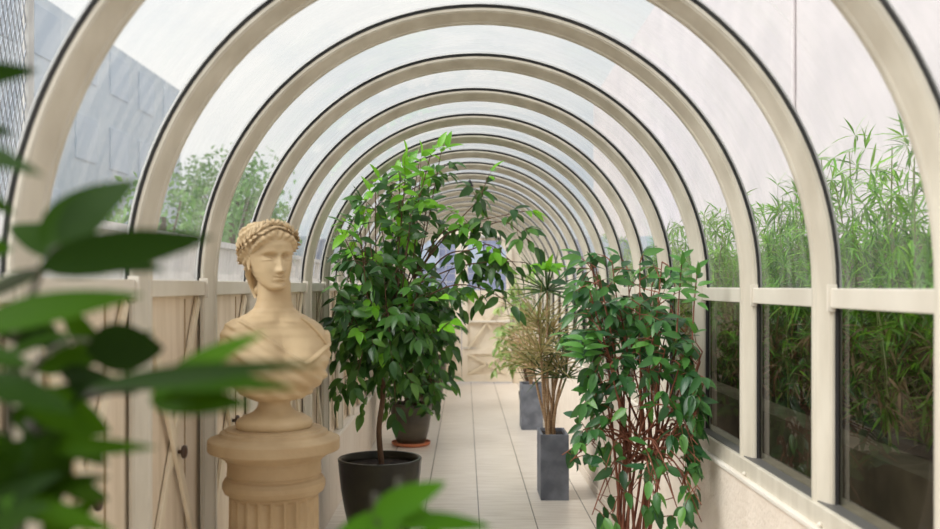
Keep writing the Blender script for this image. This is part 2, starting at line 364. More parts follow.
def leafdoor(n, x0, x1, flip, label):
    yd = YEND - .04
    root = thing('door_%d' % n, ((x0 + x1) / 2, yd, .02), label, 'door', None, 'structure')
    s = .085; mb = MB(); yb = yd + .05
    mb.box(x0, x0 + s, yd, yb, .02, 2.0 if flip else 2.15); mb.box(x1 - s, x1, yd, yb, .02, 2.15 if flip else 2.0)
    for z0, z1 in ((.02, .13), (.43, .50), (.88, .93), (1.28, 1.37), (2.10, 2.17)): mb.box(x0 + s, x1 - s, yd, yb, z0, z1)
    oc = (x0, x0 + s) if flip else (x1 - s, x1)
    ic = x0 + s + .13 if flip else x1 - s - .13
    z = 2.10
    if flip: mb.add([(x0, yd, 1.99), (x0 + s, yd, 1.93), (ic, yd, 2.11), (ic, yd, 2.17), (x0, yb, 1.99), (x0 + s, yb, 1.93), (ic, yb, 2.11), (ic, yb, 2.17)], [(0, 1, 2, 3), (7, 6, 5, 4), (0, 3, 7, 4), (1, 5, 6, 2)])
    else: mb.add([(x1, yd, 1.99), (x1 - s, yd, 1.93), (ic, yd, 2.11), (ic, yd, 2.17), (x1, yb, 1.99), (x1 - s, yb, 1.93), (ic, yb, 2.11), (ic, yb, 2.17)], [(3, 2, 1, 0), (4, 5, 6, 7), (4, 7, 3, 0), (2, 6, 5, 1)])
    mb.build('door_frame', 'door', root)
    mb = MB(); mb.box(x0 + s, x1 - s, yd + .034, yd + .045, .13, 1.28); mb.build('door_panel', 'door', root)
    a, c = x0 + s, x1 - s
    for z0, z1 in ((.13, .43), (.50, 1.28)):
        for q in (0, 1):
            mb = MB(); mb.bar((a, yd + .004 - .004 * q, z0 if q else z1), (c, yd + .004 - .004 * q, z1 if q else z0), (0, 1, 0), .030, .036); mb.build('brace', 'brace', root)
    mb = MB(); mb.lathe([(.018, 0), (.02, .01), (.004, .016)], 14); k = mb.build('knob', 'knob', root, smooth=True); k.matrix_parent_inverse = Matrix(); k.rotation_euler = (PI / 2, 0, 0); k.location = (0, -.004, .26)
    mb = MB(); mb.box(x0 + .1, x1 - .03, yd - .04, yd - .01, .90, .925); mb.box(x0 + .12, x0 + .15, yd - .02, yd + .01, .895, .93); mb.box(x1 - .08, x1 - .05, yd - .02, yd + .01, .895, .93); mb.build('push_bar', 'white', root)
    mb = MB(); mb.box(x0 + .02, x0 + .10, yd - .02, yd, .51, .53); mb.box(x0 + .12, x0 + .20, yd - .015, yd, .515, .528); mb.build('bolt', 'alu', root)
    mb = MB(); mb.add([(a, yd + .03, 1.37), (c, yd + .03, 1.37), (c, yd + .03, 2.1), (a, yd + .03, 2.1)], [(0, 1, 2, 3)]); mb.build('pane', 'doorglass', root)
    mb = MB()
    for i in range(1, 4): xx = a + (c - a) * i / 4; mb.box(xx - .005, xx + .005, yd + .02, yd + .028, 1.37, 2.1)
    for i in range(1, 6): zz = 1.37 + .73 * i / 6; mb.box(a, c, yd + .02, yd + .028, zz - .004, zz + .004)
    mb.build('glazing_bar', 'alu', root)
    return root
leafdoor(1, DX0 + .01, DXM - .004, True, 'left leaf of the far cream double door, half hidden by foliage')
leafdoor(2, DXM + .004, DX1 - .01, False, 'right leaf of the far cream double door with crossed braces')
mb = MB(); mb.box(.22, .48, YEND - .09, YEND - .041, 2.13, 2.165)
tag(mb.build('door_closer', 'alu', bevel=.004), 'grey door closer box above the far door leaf', 'door closer')

# small lamp at the crown
ly = ys[9] + .035
lamp = thing('pendant_lamp', (XC - .005, ly, 2.235), 'small black cone lamp hanging from the crown of the vault', 'lamp')
mb = MB(); mb.lathe([(.034, 0), (.030, .006), (.010, .045), (.006, .05), (.006, .04), (.028, .003)], 20, (XC - .005, ly, 2.232)); mb.build('lamp_shade', 'lamp', lamp, smooth=True)
mb = MB(); mb.tube([(XC - .005, ly, 2.275), (XC - .005, ly, 2.295)], .004); mb.tube([(XC - .09, ly, 2.238), (XC - .005, ly, 2.245)], .004); mb.build('arm', 'lamp', lamp)

# ------------------------------------------------------------------ pedestal and bust
PX, PY = -.592, 2.95
ped = thing('pedestal', (PX, PY, 0), 'buff fluted column pedestal with round moulded capital under the bust', 'pedestal')
c = (PX, PY, 0)
mb = MB(); mb.lathe([(.10, .79), (.141, .79), (.152, .797), (.158, .812), (.157, .826), (.150, .838), (.142, .843), (.142, .848), (.145, .852), (.143, .856), (.143, .890), (.1475, .892), (.1475, .897), (.153, .900), (.163, .906), (.176, .915), (.186, .921), (.199, .923), (.202, .927), (.202, .956), (.199, .960), (.174, .968), (.168, .972), (.164, .981), (.150, .985), (.148, .990), (.10, .992), (.001, .992)], 72, c)
o = mb.build('capital', 'stone', ped); smooth_by_angle(o, .4)
def flute(a, z):
    t = (a * 22 / (2 * PI)) % 1
    if z < .17 or z > .782: return 1
    return 1 - .085 * max(0, math.sin(PI * min(1, max(0, (t - .1) / .8)))) ** .6
mb = MB(); mb.lathe([(.146, .14), (.146, .165), (.146, .172), (.139, .55), (.137, .775), (.137, .784), (.137, .792)], 22 * 12, c, True, flute)
o = mb.build('shaft', 'stone', ped); smooth_by_angle(o, .6)
mb = MB(); mb.lathe([(.190, .04), (.195, .05), (.198, .068), (.192, .086), (.178, .094), (.168, .10), (.168, .108), (.172, .114), (.170, .124), (.158, .13), (.150, .145)], 64, c); mb.build('base', 'stone', ped, smooth=True)
mb = MB(); mb.box(PX - .205, PX + .205, PY - .205, PY + .205, 0, .041); mb.build('plinth', 'stone', ped, bevel=.005)

def interp(tab, z):
    if z <= tab[0][0]: return tab[0][1:]
    for a, b in zip(tab, tab[1:]):
        if z <= b[0]:
            t = (z - a[0]) / (b[0] - a[0]); t = t * t * (3 - 2 * t) * .5 + t * .5
            return [p + (q - p) * t for p, q in zip(a[1:], b[1:])]
    return tab[-1][1:]
G = lambda d, s: math.exp(-(d / s) ** 2 / 2)
HEAD = [(0, -.066, -.03, .012), (.003, -.074, -.015, .022), (.010, -.081, .0, .031), (.020, -.081, .02, .039), (.032, -.082, .035, .045), (.045, -.083, .05, .051), (.060, -.082, .066, .057),
        (.080, -.079, .082, .0625), (.098, -.078, .090, .0655), (.115, -.081, .095, .0675), (.140, -.080, .095, .068), (.160, -.071, .090, .065), (.178, -.052, .076, .054), (.190, -.030, .058, .040), (.197, -.005, .04, .02), (.199, .012, .022, .004)]
def face_disp(x, z):
    ax = abs(x); d = 0
    if .052 < z < .112:
        if z > .064: t = min(1, (z - .064) / .046); h = .0205 * (1 - t) ** 1.15 + .0035 * t; s = .0056 - .0008 * t + .0022 * max(0, 1 - t * 4)
        else: t = (.064 - z) / .011; h = .0205 * max(0, 1 - t ** 2); s = .0074
        d += h * G(x, s)
    d += .0040 * G(ax - .0095, .0040) * G(z - .0605, .005)                        # nostril wings
    zb = .1195 - 7 * (ax - .026) ** 2                                             # arched brow
    d += .0036 * G(ax - .028, .017) * G(z - zb, .0042)
    d -= .0185 * G(ax - .025, .0120) * G(z - .1055, .0072)                        # sockets
    d -= .0060 * G(ax - .015, .0050) * G(z - .1020, .0065)                        # inner corners
    ze = .0995 - 5 * (ax - .028) ** 2
    d += .0105 * G(ax - .029, .0105) * G(z - ze, .0052)                           # lidded eyes
    d -= .0038 * G(ax - .028, .0105) * G(z - ze + .0016, .0011)                   # gap between the lids
    d += .0016 * G(ax - .028, .0110) * G(z - ze + .0042, .0014)
    d -= .0030 * G(ax - .029, .0110) * G(z - ze - .0072, .0014)                   # crease over the lid
    d -= .0020 * G(ax - .027, .0120) * G(z - ze + .0085, .0020)
    d += .0046 * G(x, .0095) * G(z - .0450, .0028) + .0058 * G(x, .0088) * G(z - .0358, .0036)
    d -= .0070 * G(x, .0115) * G(z - .0408 - 6 * x * x, .0012)
    d -= .0050 * G(x, .014) * G(z - .0272, .0036)
    d -= .0030 * G(ax - .0165, .0035) * G(z - .041, .004)
    d += .0055 * G(x, .012) * G(z - .0135, .007)
    d += .0030 * G(ax - .037, .015) * G(z - .074, .014) - .0015 * G(ax - .030, .010) * G(z - .046, .012)
    d -= .0016 * G(x, .003) * G(z - .052, .005)
    return d
def head_point(th, z, off=0):
    f, b, w = interp(HEAD, z)
    cy = (f + b) / 2; dy = (b - f) / 2
    e = .88
    cx_, sy_ = math.cos(th), math.sin(th)
    x = (w + off) * math.copysign(abs(cx_) ** e, cx_); yv = cy + (dy + off) * math.copysign(abs(sy_) ** e, sy_)
    return x, yv
def head_mesh(mb, nz=110, nt=160):
    vs = []; 
    for j in range(nz):
        z = .199 * j / (nz - 1)
        for i in range(nt):
            th = 2 * PI * i / nt; x, yv = head_point(th, z)
            fr = max(0, -math.sin(th)); fr = min(1, fr * 2.2)
            yv -= face_disp(x, z) * fr
            vs.append((x, yv, z))
    fs = [tuple(reversed(range(nt))), tuple((nz - 1) * nt + i for i in range(nt))]
    for j in range(nz - 1):
        for i in range(nt): fs.append((j * nt + i, j * nt + (i + 1) % nt, (j + 1) * nt + (i + 1) % nt, (j + 1) * nt + i))
    mb.add(vs, fs)
TORSO = [(.088, -.055, .040, .060), (.094, -.078, .052, .082), (.110, -.094, .062, .108), (.135, -.108, .070, .132), (.17, -.116, .076, .150), (.21, -.116, .081, .160), (.25, -.103, .083, .165), (.285, -.087, .083, .164),
         (.312, -.074, .081, .152), (.328, -.066, .077, .132), (.342, -.060, .071, .106), (.356, -.055, .064, .078), (.372, -.050, .057, .060), (.392, -.047, .052, .053), (.42, -.046, .050, .050), (.45, -.046, .052, .050), (.47, -.03, .04, .04)]
def torso_point(th, z, off=0):
    f, b, w = interp(TORSO, z); cy, dy = (f + b) / 2, (b - f) / 2; e = .86
    cx_, sy_ = math.cos(th), math.sin(th)
    x = (w + off) * math.copysign(abs(cx_) ** e, cx_); yv = cy + (dy + off) * math.copysign(abs(sy_) ** e, sy_)
    if sy_ < 0:
        k = min(1, -sy_ * 1.8)
        d = .030 * G(abs(x) - .068, .036) * G(z - .205, .036) - .010 * G(x, .02) * G(z - .23, .05)
        d += .006 * G(abs(x) - .055 , .05) * G(z - (.335 - .1 * abs(x)), .008) - .006 * G(x, .012) * G(z - .335, .012)
        yv -= d * k
    return x, yv
def torso_mesh(mb, nz=90, nt=120):
    vs = []
    for j in range(nz):
        z = .088 + (.47 - .088) * j / (nz - 1)
        for i in range(nt):
            x, yv = torso_point(2 * PI * i / nt, z); vs.append((x, yv, z))
    fs = [tuple(reversed(range(nt))), tuple((nz - 1) * nt + i for i in range(nt))]
    for j in range(nz - 1):
        for i in range(nt): fs.append((j * nt + i, j * nt + (i + 1) % nt, (j + 1) * nt + (i + 1) % nt, (j + 1) * nt + i))
    mb.add(vs, fs)
BZ = .992
BODY_A, HEAD_A = math.radians(27), math.radians(34)
MBODY = Matrix.Translation((PX, PY, BZ)) @ Matrix.Rotation(BODY_A, 4, 'Z')
HX = -.012
MHEAD = Matrix.Translation((PX + HX, PY - .012, BZ + .428)) @ Matrix.Rotation(HEAD_A, 4, 'Z') @ Matrix.Rotation(math.radians(4), 4, 'X') @ Matrix.Rotation(math.radians(-2), 4, 'Y')
def xf(mb, m): mb.v = [tuple(m @ Vector(p)) for p in mb.v]; return mb
bust = thing('bust', (PX, PY, BZ), 'pale terracotta bust of a woman with wreathed hair on the fluted pedestal', 'bust')
hb = xf((lambda q: (head_mesh(q), q)[1])(MB()), MHEAD)
for s in (-1, 1):                                              # ears
    e = MB(); e.lathe([(.001, -.004), (.010, -.003), (.0135, 0), (.0125, .0035), (.009, .0015), (.001, .0)], 20)
    e.v = [(s * (.0655 + z), .004 + y_ * .85, .084 + x_ * 1.6) for x_, y_, z in e.v]
    lb = MB(); lb.lathe([(.001, -.006), (.006, -.003), (.006, .003), (.001, .006)], 12); lb.v = [(s * .0665 + x_ * .6, -.001 + y_, .064 + z) for x_, y_, z in lb.v]
    xf(e, MHEAD); xf(lb, MHEAD); hb.add(e.v, e.f); hb.add(lb.v, lb.f)
tb = MB(); torso_mesh(tb); xf(tb, MBODY); hb.add(tb.v, tb.f)
body = hb.build('head_and_chest', 'bust', bust)
bm = bmesh.new(); bm.from_mesh(body.data); bmesh.ops.recalc_face_normals(bm, faces=bm.faces); bm.to_mesh(body.data); bm.free()
md = body.modifiers.new('r', 'REMESH'); md.mode = 'VOXEL'; md.voxel_size = .0015; md.use_smooth_shade = True
md2 = body.modifiers.new('s', 'SMOOTH'); md2.factor = .4; md2.iterations = 1
# hair: a shell over the skull with combed waves
def hairline(x, yv):       # lowest z of hair at this place
    ax = abs(x)
    if yv < -.02: return .150 - .026 * (ax / .06) ** 2 - .9 * max(0, ax - .050)
    t = min(1, (yv + .02) / .06)
    return (.108 - .045 * t) if yv < .04 else .035
mb = MB(); nz, nt = 100, 180; vs = []; keep = {}
for j in range(nz):
    z = .02 + (.199 - .02) * j / (nz - 1)
    for i in range(nt):
        th = 2 * PI * i / nt; x, yv = head_point(th, z)
        m_ = z - hairline(x, yv)
        edge = max(0, min(1, m_ / .012))
        side = math.atan2(abs(x), -(yv - .01))
        wv = math.sin(side * 9 + z * 150 + 1.3 * math.sin(z * 70)) * .55 + math.sin(side * 24 - z * 230) * .25
        off = -.004 + edge * (.0130 + .009 * max(0, min(1, (yv - .0) / .05)) + .0098 * wv)
        zz = z + edge * .010 * (z / .199) ** 3
        x2, y2 = head_point(th, z, off); vs.append((x2, y2, zz)); keep[j * nt + i] = m_ > -.006
fs = [(j * nt + i, j * nt + (i + 1) % nt, (j + 1) * nt + (i + 1) % nt, (j + 1) * nt + i) for j in range(nz - 1) for i in range(nt)]
fs = [f for f in fs if all(keep[k] for k in f)] + [tuple((nz - 1) * nt + i for i in range(nt))]
mb.add(vs, fs)
# coil at the nape
for k in range(9):
    a = k / 8; q = MB(); n_ = 14
    px = -.016 + .032 * (k % 3) / 2 - .0; py = .072 - .02 * (k // 3); pz = .052 - .027 * (k // 3)
    q.lathe([(.001, -.017), (.010, -.012), (.014, 0), (.010, .012), (.001, .017)], n_)
    q.v = [(px + x_ * 1.15 + z_ * .25, py + .012 + y_ * 1.2, pz + z_ * 1.1) for x_, y_, z_ in q.v]; mb.add(q.v, q.f)
for s in (-1, 1):
    for k in range(3):
        q = MB(); q.tube([(s * (.058 - .006 * k), .02 + .015 * k, .075), (s * (.052 - .008 * k), .045 + .01 * k, .045), (s * (.034 - .008 * k), .062, .008), (s * .022, .058, -.03 + .01 * k)], .012, .006, 10); mb.add(q.v, q.f)
xf(mb, MHEAD); hair = mb.build('hair', 'bust', bust, smooth=True)
# wreath leaves: a ring from the apex over the brow round above the ears to the nape
mb = MB()
def ring(a, s):
    z = .190 - .115 * (1 - math.cos(a)) / 2; th = -PI / 2 + s * a
    x, yv = head_point(th, z, .0155 - .004 * math.sin(a)); return Vector((x, yv, z + .009 * math.cos(a / 2)))
for s in (-1, 1):
    for k in range(15):
        a = .04 + k / 15 * 2.7
        p = ring(a, s); t = (ring(max(0, a - .05), s) - p).normalized(); out = Vector((p.x, p.y - .005, max(0, (p.z - .10) * .8))).normalized()
        up = out.cross(t) * s
        for r_ in (-1, 1):
            mb.leaf(p + up * r_ * .002, (t + up * r_ * .95 + out * .34).normalized(), out, .034, .0150, .12, -.35, 5, 0)
        mb.leaf(p + out * .001, (t + out * .45).normalized(), out, .034, .0130, .1, -.4, 5, 0)
xf(mb, MHEAD); wr = mb.build('wreath', 'bust', bust, smooth=True)
sm = wr.modifiers.new('t', 'SOLIDIFY'); sm.thickness = .0018; sm.offset = 0
# drapery
mb = MB(); nz, nt = 110, 220; vs = []; keep = []
for j in range(nz):
    z = .086 + (.343 - .086) * j / (nz - 1)
    for i in range(nt):
        th = 2 * PI * i / nt; x, yv = torso_point(th, z); front = math.sin(th) < .15
        if front:
            xr = x - .052
            vline = .212 + (.80 * abs(xr) if xr < 0 else .50 * abs(xr))
            m_ = vline - z
            m_ = max(m_, (abs(x) - .150) * 1.0) if z < .30 else m_
        else: m_ = .03
        edge = max(0, min(1, m_ / .006)); roll = G(m_ - .008, .005)
        cxd, czd = x - .085, z - .30
        rr = math.hypot(cxd * 1.0, czd * 1.15)
        fold = math.sin(rr * 105 + 2.2 * math.sin(x * 14)) * .5 + .35 * math.sin((x * .75 + z) * 150)
        am = min(1, max(0, (m_ - .012) / .03))
        off = -.004 + edge * .0095 + roll * .0065 + am * .0085 * fold + am * .010 * G(z - .155, .03) * max(0, -math.sin(th))
        x2, y2 = torso_point(th, z, off); vs.append((x2, y2, z)); keep.append(m_ > -.004)
fs = [(j * nt + i, j * nt + (i + 1) % nt, (j + 1) * nt + (i + 1) % nt, (j + 1) * nt + i) for j in range(nz - 1) for i in range(nt)]
mb.add(vs, [f for f in fs if all(keep[k] for k in f)] + [tuple(reversed(range(nt)))])
xf(mb, MBODY); mb.build('drapery', 'bust', bust, smooth=True)
mb = MB(); pts = []
for k in range(15):
    t = k / 14; x_ = .066 + .098 * t ** .9; z_ = .338 - .105 * t ** 1.25
    th = -math.acos(max(-1, min(1, 0))); best = None
    for i in range(181):
        th = -PI * i / 180; xx, yy_ = torso_point(th, z_)
        if best is None or abs(xx - x_) < best[0]: best = (abs(xx - x_), xx, yy_)
    pts.append(Vector((best[1] + .002, best[2] - .001, z_)))
mb.tube(pts, .0052, .0052, 8); xf(mb, MBODY); mb.build('shoulder_strap', 'bust', bust, smooth=True)
mb = MB(); mb.lathe([(.113, 0), (.117, .006), (.117, .018), (.112, .027), (.100, .033), (.096, .037), (.082, .041), (.066, .049), (.056, .058), (.050, .068), (.0485, .076), (.052, .083), (.062, .088), (.064, .092), (.06, .098)], 56, (PX, PY, BZ))
o = mb.build('socle', 'bust', bust); smooth_by_angle(o, .7)

# ------------------------------------------------------------------ plants
rnd = random.Random(11)
def clampin(p, m=.80):
    p = Vector(p)
    if p.z > ZE:
        dx, dz = p.x - XC, p.z - ZE; r = math.hypot(dx, dz)
        if r > m: p.x = XC + dx * m / r; p.z = ZE + dz * m / r
    else: p.x = max(XC - m, min(XC + m, p.x))
    p.z = max(.03, p.z)
    return p
def curve(pts, n=8):
    pts = [Vector(p) for p in pts]; q = [pts[0]] + pts + [pts[-1]]; out = []
    for i in range(1, len(q) - 2):
        for k in range(n):
            t = k / n; a, b, c_, d = q[i - 1:i + 3]
            out.append(.5 * ((2 * b) + (c_ - a) * t + (2 * a - 5 * b + 4 * c_ - d) * t * t + (3 * b - a - 3 * c_ + d) * t ** 3))
    return out + [pts[-1]]
def rdir(zb=0, rr=None):
    rr = rr or rnd
    while True:
        v = Vector((rr.uniform(-1, 1), rr.uniform(-1, 1), rr.uniform(-1, 1)))
        if .1 < v.length < 1: v.normalize(); v.z += zb; return v.normalized()
def twig(st, lf, p, d, L, leafL, leafW, gap=.035, droop=.5, sag=.6, r=.003, lim=.80, shape=0, tip=True, ok=None):
    """a drooping twig with alternate leaves"""
    p = Vector(p); d = Vector(d).normalized(); pts = [p]; n = max(2, int(L / gap)); side = 1
    for i in range(n):
        d = (d + Vector((0, 0, -sag * gap / max(.05, L) * .55)) + rdir() * .10).normalized()
        p = clampin(p + d * gap, lim); pts.append(p)
        s = d.cross(Vector((0, 0, 1)));
        if s.length < .1: s = Vector((1, 0, 0))
        s.normalize()
        ld = (d * .55 + s * side * .75 + rdir() * .35 + Vector((0, 0, -droop))).normalized()
        nr = (Vector((0, -.45, .8)) + rdir() * .55)
        k = rnd.uniform(.72, 1.15); q = p + ld * leafL * k
        if (q - clampin(q, lim + .045)).length < 1e-4 and (ok is None or ok(q)): lf.leaf(p, ld, nr, leafL * k, leafW * k * rnd.uniform(.85, 1.1), rnd.uniform(.1, .35), .3, 5, shape)
        side = -side
    if tip: lf.leaf(p, (d + Vector((0, 0, -droop * .6))).normalized(), Vector((0, -.4, .8)) + rdir() * .4, leafL, leafW, .2, .3, 5, shape)
    st.tube(pts, r, r * .4, 4)
def potround(root, c, prof, m, soilr, soilz):
    mb = MB(); mb.lathe(prof, 56, c, False); mb.f.append(tuple(reversed(range(56)))); o = mb.build('pot', m, root); smooth_by_angle(o, .8)
    mb = MB(); n = 40; vs = [(c[0], c[1], c[2] + soilz + .012)]
    for rr in (.5, 1):
        for i in range(n): a = 2 * PI * i / n; vs.append((c[0] + soilr * rr * math.cos(a), c[1] + soilr * rr * math.sin(a), c[2] + soilz + (.006 * math.sin(5 * a) if rr < 1 else 0)))
    fs = [(0, 1 + i, 1 + (i + 1) % n) for i in range(n)] + [(1 + i, 1 + n + i, 1 + n + (i + 1) % n, 1 + (i + 1) % n) for i in range(n)]
    mb.add(vs, fs); mb.build('soil', 'soil', root, smooth=True)

# 1 big tree in the dark pot
TY = 5.43; tx = P(380, 0, TY).x
t1 = thing('potted_tree', (tx, TY, 0), 'tall dark-leaved tree on a thin brown trunk in the big dark glazed pot', 'potted tree')
potround(t1, (tx, TY, 0), [(.150, 0), (.162, .004), (.176, .05), (.200, .15), (.222, .27), (.234, .38), (.238, .430), (.240, .445), (.236, .450), (.222, .450), (.218, .444), (.214, .40)], 'potdark', .218, .405)
bx = lambda u, v, dy=0: P(u, v, TY + dy)
st = MB(); lf = MB(); yg = MB()
tr = curve([(tx + .01, TY, .40), bx(379, 430), bx(383, 395), bx(383, 360, .03), bx(392, 320, .05)], 6)
trm = MB(); trm.tube(tr, .017, .013, 10); 
fork = bx(384, 355, .03); fork2 = bx(392, 320, .05)
targets = [(392, 165, .1), (368, 185, -.1), (350, 215, .1), (336, 235, -.15), (334, 262, .15), (343, 300, -.2), (345, 340, .1), (348, 378, -.1), (368, 392, .15), (378, 200, .25), (405, 178, -.2),
           (440, 158, 0), (428, 200, .2), (410, 225, -.25), (432, 245, .0), (400, 262, .25), (385, 285, -.3), (418, 290, -.25), (440, 300, .2), (412, 330, -.3), (372, 335, -.3), (440, 345, .1),
           (400, 365, -.25), (430, 378, .1), (362, 250, -.3), (375, 300, .3), (355, 320, -.25), (395, 395, -.15), (450, 270, .1), (390, 340, -.35), (425, 350, -.2), (360, 365, -.28), (352, 195, 0), (380, 172, .2), (415, 160, .1), (428, 152, -.1), (345, 222, .1), (330, 225, .05), (400, 215, .1), (365, 225, -.15), (420, 180, -.1), (340, 330, .2), (350, 285, .1)]
lat = [[(400, 300, 0), (440, 235, 0), (475, 222, -.05), (520, 212, -.1)], [(420, 270, 0), (455, 225, .1), (478, 200, .1), (486, 182, .1)], [(410, 290, -.1), (455, 268, -.1), (490, 262, -.1), (520, 262, -.15)],
       [(420, 300, -.1), (455, 285, -.15), (485, 290, -.15), (508, 302, -.2)], [(440, 240, -.05), (480, 228, -.1), (505, 222, -.1), (526, 238, -.15)], [(440, 260, -.05), (470, 250, -.1), (490, 245, -.12), (512, 262, -.12)]]
def leafy(pts, n, t0, lim=.80, LL=.098, WW=.050, tl=(.10, .24), young=0.0, droop=.55, ok=None):
    for i in range(n):
        t = t0 + (1 - t0) * rnd.random(); p = pts[min(len(pts) - 1, int(t * (len(pts) - 1)))]
        d = rdir(.15); y_ = rnd.random() < young
        twig(st, yg if y_ else lf, p, d, rnd.uniform(*tl), LL * (.9 if y_ else 1), WW, .034, droop, .9, .0022, lim, ok=ok)
for (u, v, dy) in targets:
    e = clampin(bx(u, v, dy), .76); b0 = fork.lerp(fork2, rnd.random())
    mid = b0.lerp(e, .5) + Vector((0, 0, -.06 if v < 330 else .10)) + rdir() * .05
    pts = curve([b0, mid, e], 7); st.tube(pts, .007, .0025, 5)
    leafy(pts, 6 if v < 270 else 8, .42, young=.34 if v < 225 else .03)
    twig(st, yg if v < 200 else lf, e, (e - mid), .16, .10, .05, .034, .45, .6, .002)
for L_ in lat:
    pts = curve([fork2] + [clampin(bx(*q), .78) for q in L_], 6); st.tube(pts, .006, .002, 5)
    leafy(pts, 9, .5, tl=(.06, .13), young=.25)
    twig(st, lf if rnd.random() < .6 else yg, pts[-1], pts[-1] - pts[-4], .08, .10, .05)
for (u, v, dy) in ((341, 228, -.3), (345, 238, -.33), (436, 303, -.42), (440, 330, -.42), (446, 325, -.4)):
    twig(st, yg, bx(u, v, dy), Vector((.2, -.5, .4)), .08, .11, .055)
trm.build('trunk', 'trunk', t1, smooth=True); st.build('branches', 'trunk', t1, smooth=True); lf.build('foliage', 'leafdark', t1, smooth=True); yg.build('young_foliage', 'leaffresh', t1, smooth=True)

# 2 bush in the brown pot with saucer
BY = 8.55; bxx = P(411, 0, BY).x
mb = MB(); mb.lathe([(.13, 0), (.150, .002), (.170, .012), (.176, .028), (.176, .034), (.168, .034), (.160, .014), (.001, .012)], 48, (bxx, BY, 0)); o = mb.build('plant_saucer', 'terra', smooth=False); smooth_by_angle(o)
tag(o, 'orange terracotta saucer on the floor under the brown glazed pot', 'saucer')
t2 = thing('potted_bush', (bxx, BY, .014), 'bushy green plant in the brown pot on the terracotta saucer', 'potted plant')
potround(t2, (bxx, BY, .016), [(.115, 0), (.122, .004), (.142, .05), (.165, .15), (.180, .25), (.187, .33), (.190, .355), (.188, .362), (.176, .362), (.172, .33)], 'potbrown', .174, .335)
st = MB(); lf = MB(); yg = MB()
for k in range(17):
    a = rnd.random() * 2 * PI; u = rnd.uniform(372, 446); v = rnd.uniform(318, 400)
    e = clampin(P(u, v, BY + rnd.uniform(-.3, .25)), .76); b0 = Vector((bxx + .05 * math.cos(a), BY + .05 * math.sin(a), .35))
    pts = curve([b0, b0.lerp(e, .5) + Vector((0, 0, .16)), e], 6); st.tube(pts, .007, .003, 5); leafy(pts, 7, .45, LL=.105, WW=.052, young=.05)
for (u, v) in ((425, 412), (432, 405), (440, 395), (428, 420)):
    e = P(u, v, BY - .15); pts = curve([Vector((bxx + .03, BY - .05, .35)), P(u - 10, 385, BY - .2), e], 6); st.tube(pts, .005, .002, 5); leafy(pts, 5, .5, LL=.09, WW=.048)
st.build('branches', 'trunk', t2, smooth=True); lf.build('foliage', 'leafdark', t2, smooth=True); yg.build('young_foliage', 'leaffresh', t2, smooth=True)

# 3 tall jar-shaped pot further back
KY = 11.0; kx = -.40
t3 = thing('potted_shrub', (kx, KY, 0), 'dark shrub in a tall brown pot behind the bush, near the far door', 'potted plant')
potround(t3, (kx, KY, 0), [(.10, 0), (.11, .005), (.135, .15), (.165, .35), (.188, .52), (.192, .60), (.194, .62), (.18, .625), (.176, .59)], 'potbrown', .178, .595)
st = MB(); lf = MB()
for k in range(12):
    e = clampin(P(rnd.uniform(415, 457), rnd.uniform(265, 345), KY + rnd.uniform(-.25, .25)), .74)
    pts = curve([(kx, KY, .6), Vector((kx, KY, .6)).lerp(e, .5) + Vector((0, 0, .08)), e], 6); st.tube(pts, .007, .003, 5); leafy(pts, 7, .4, LL=.12, WW=.055)
st.build('branches', 'trunk', t3, smooth=True); lf.build('foliage', 'leafdark', t3, smooth=True)

# slate planters with spiky plants
def planter(root, x0, x1, y0, y1, h, m='slate'):
    t = .018; mb = MB()
    o_ = [(x0, y0), (x1, y0), (x1, y1), (x0, y1)]; i_ = [(x0 + t, y0 + t), (x1 - t, y0 + t), (x1 - t, y1 - t), (x0 + t, y1 - t)]
    vs = [(x, y, 0) for x, y in o_] + [(x, y, h) for x, y in o_] + [(x, y, h) for x, y in i_] + [(x, y, h - .06) for x, y in i_]
    fs = [(3, 2, 1, 0)] + [(i, (i + 1) % 4, 4 + (i + 1) % 4, 4 + i) for i in range(4)] + [(4 + i, 4 + (i + 1) % 4, 8 + (i + 1) % 4, 8 + i) for i in range(4)] + [(8 + i, 8 + (i + 1) % 4, 12 + (i + 1) % 4, 12 + i) for i in range(4)] + [(12, 13, 14, 15)]
    mb.add(vs, fs); mb.build('pot', m, root, bevel=.003)
    mb = MB(); mb.box(x0 + t, x1 - t, y0 + t, y1 - t, h - .055, h - .022); mb.build('soil', 'soil', root)
def rosette(mb, c, n, L, W, lo=-.5, hi=1.0, sag=.25, axis=(0, 0, 1)):
    c = Vector(c); ax = Vector(axis).normalized()
    a0 = rnd.random() * 6
    for k in range(n):
        a = a0 + k * 2.39996; el = lo + (hi - lo) * (k + .5) / n
        el = math.asin(max(-1, min(1, el)))
        h = Vector((math.cos(a), math.sin(a), 0))
        d = (h * math.cos(el) + ax * math.sin(el)).normalized()
        l_ = L * rnd.uniform(.75, 1.1); q = c + d * l_
        if q.x > .80: l_ *= max(.05, (.80 - c.x) / (q.x - c.x))
        mb.leaf(c + d * .01, d, Vector((0, -.8, .6)) if abs(d.z) < .9 else h, l_, W, sag * rnd.uniform(.3, 1.2) * math.cos(el), .35, 5, 2)
NY = 6.33
t4 = thing('potted_dracaena', (.60, NY + .17, 0), 'tall spiky plant with tan canes in the nearer slate planter', 'potted plant', 'spiky plants in slate planters')
planter(t4, .505, .693, NY, NY + .33, .438)
cn = MB(); gr = MB(); tn = MB(); yl = MB()
base = Vector((.585, NY + .12, .40))
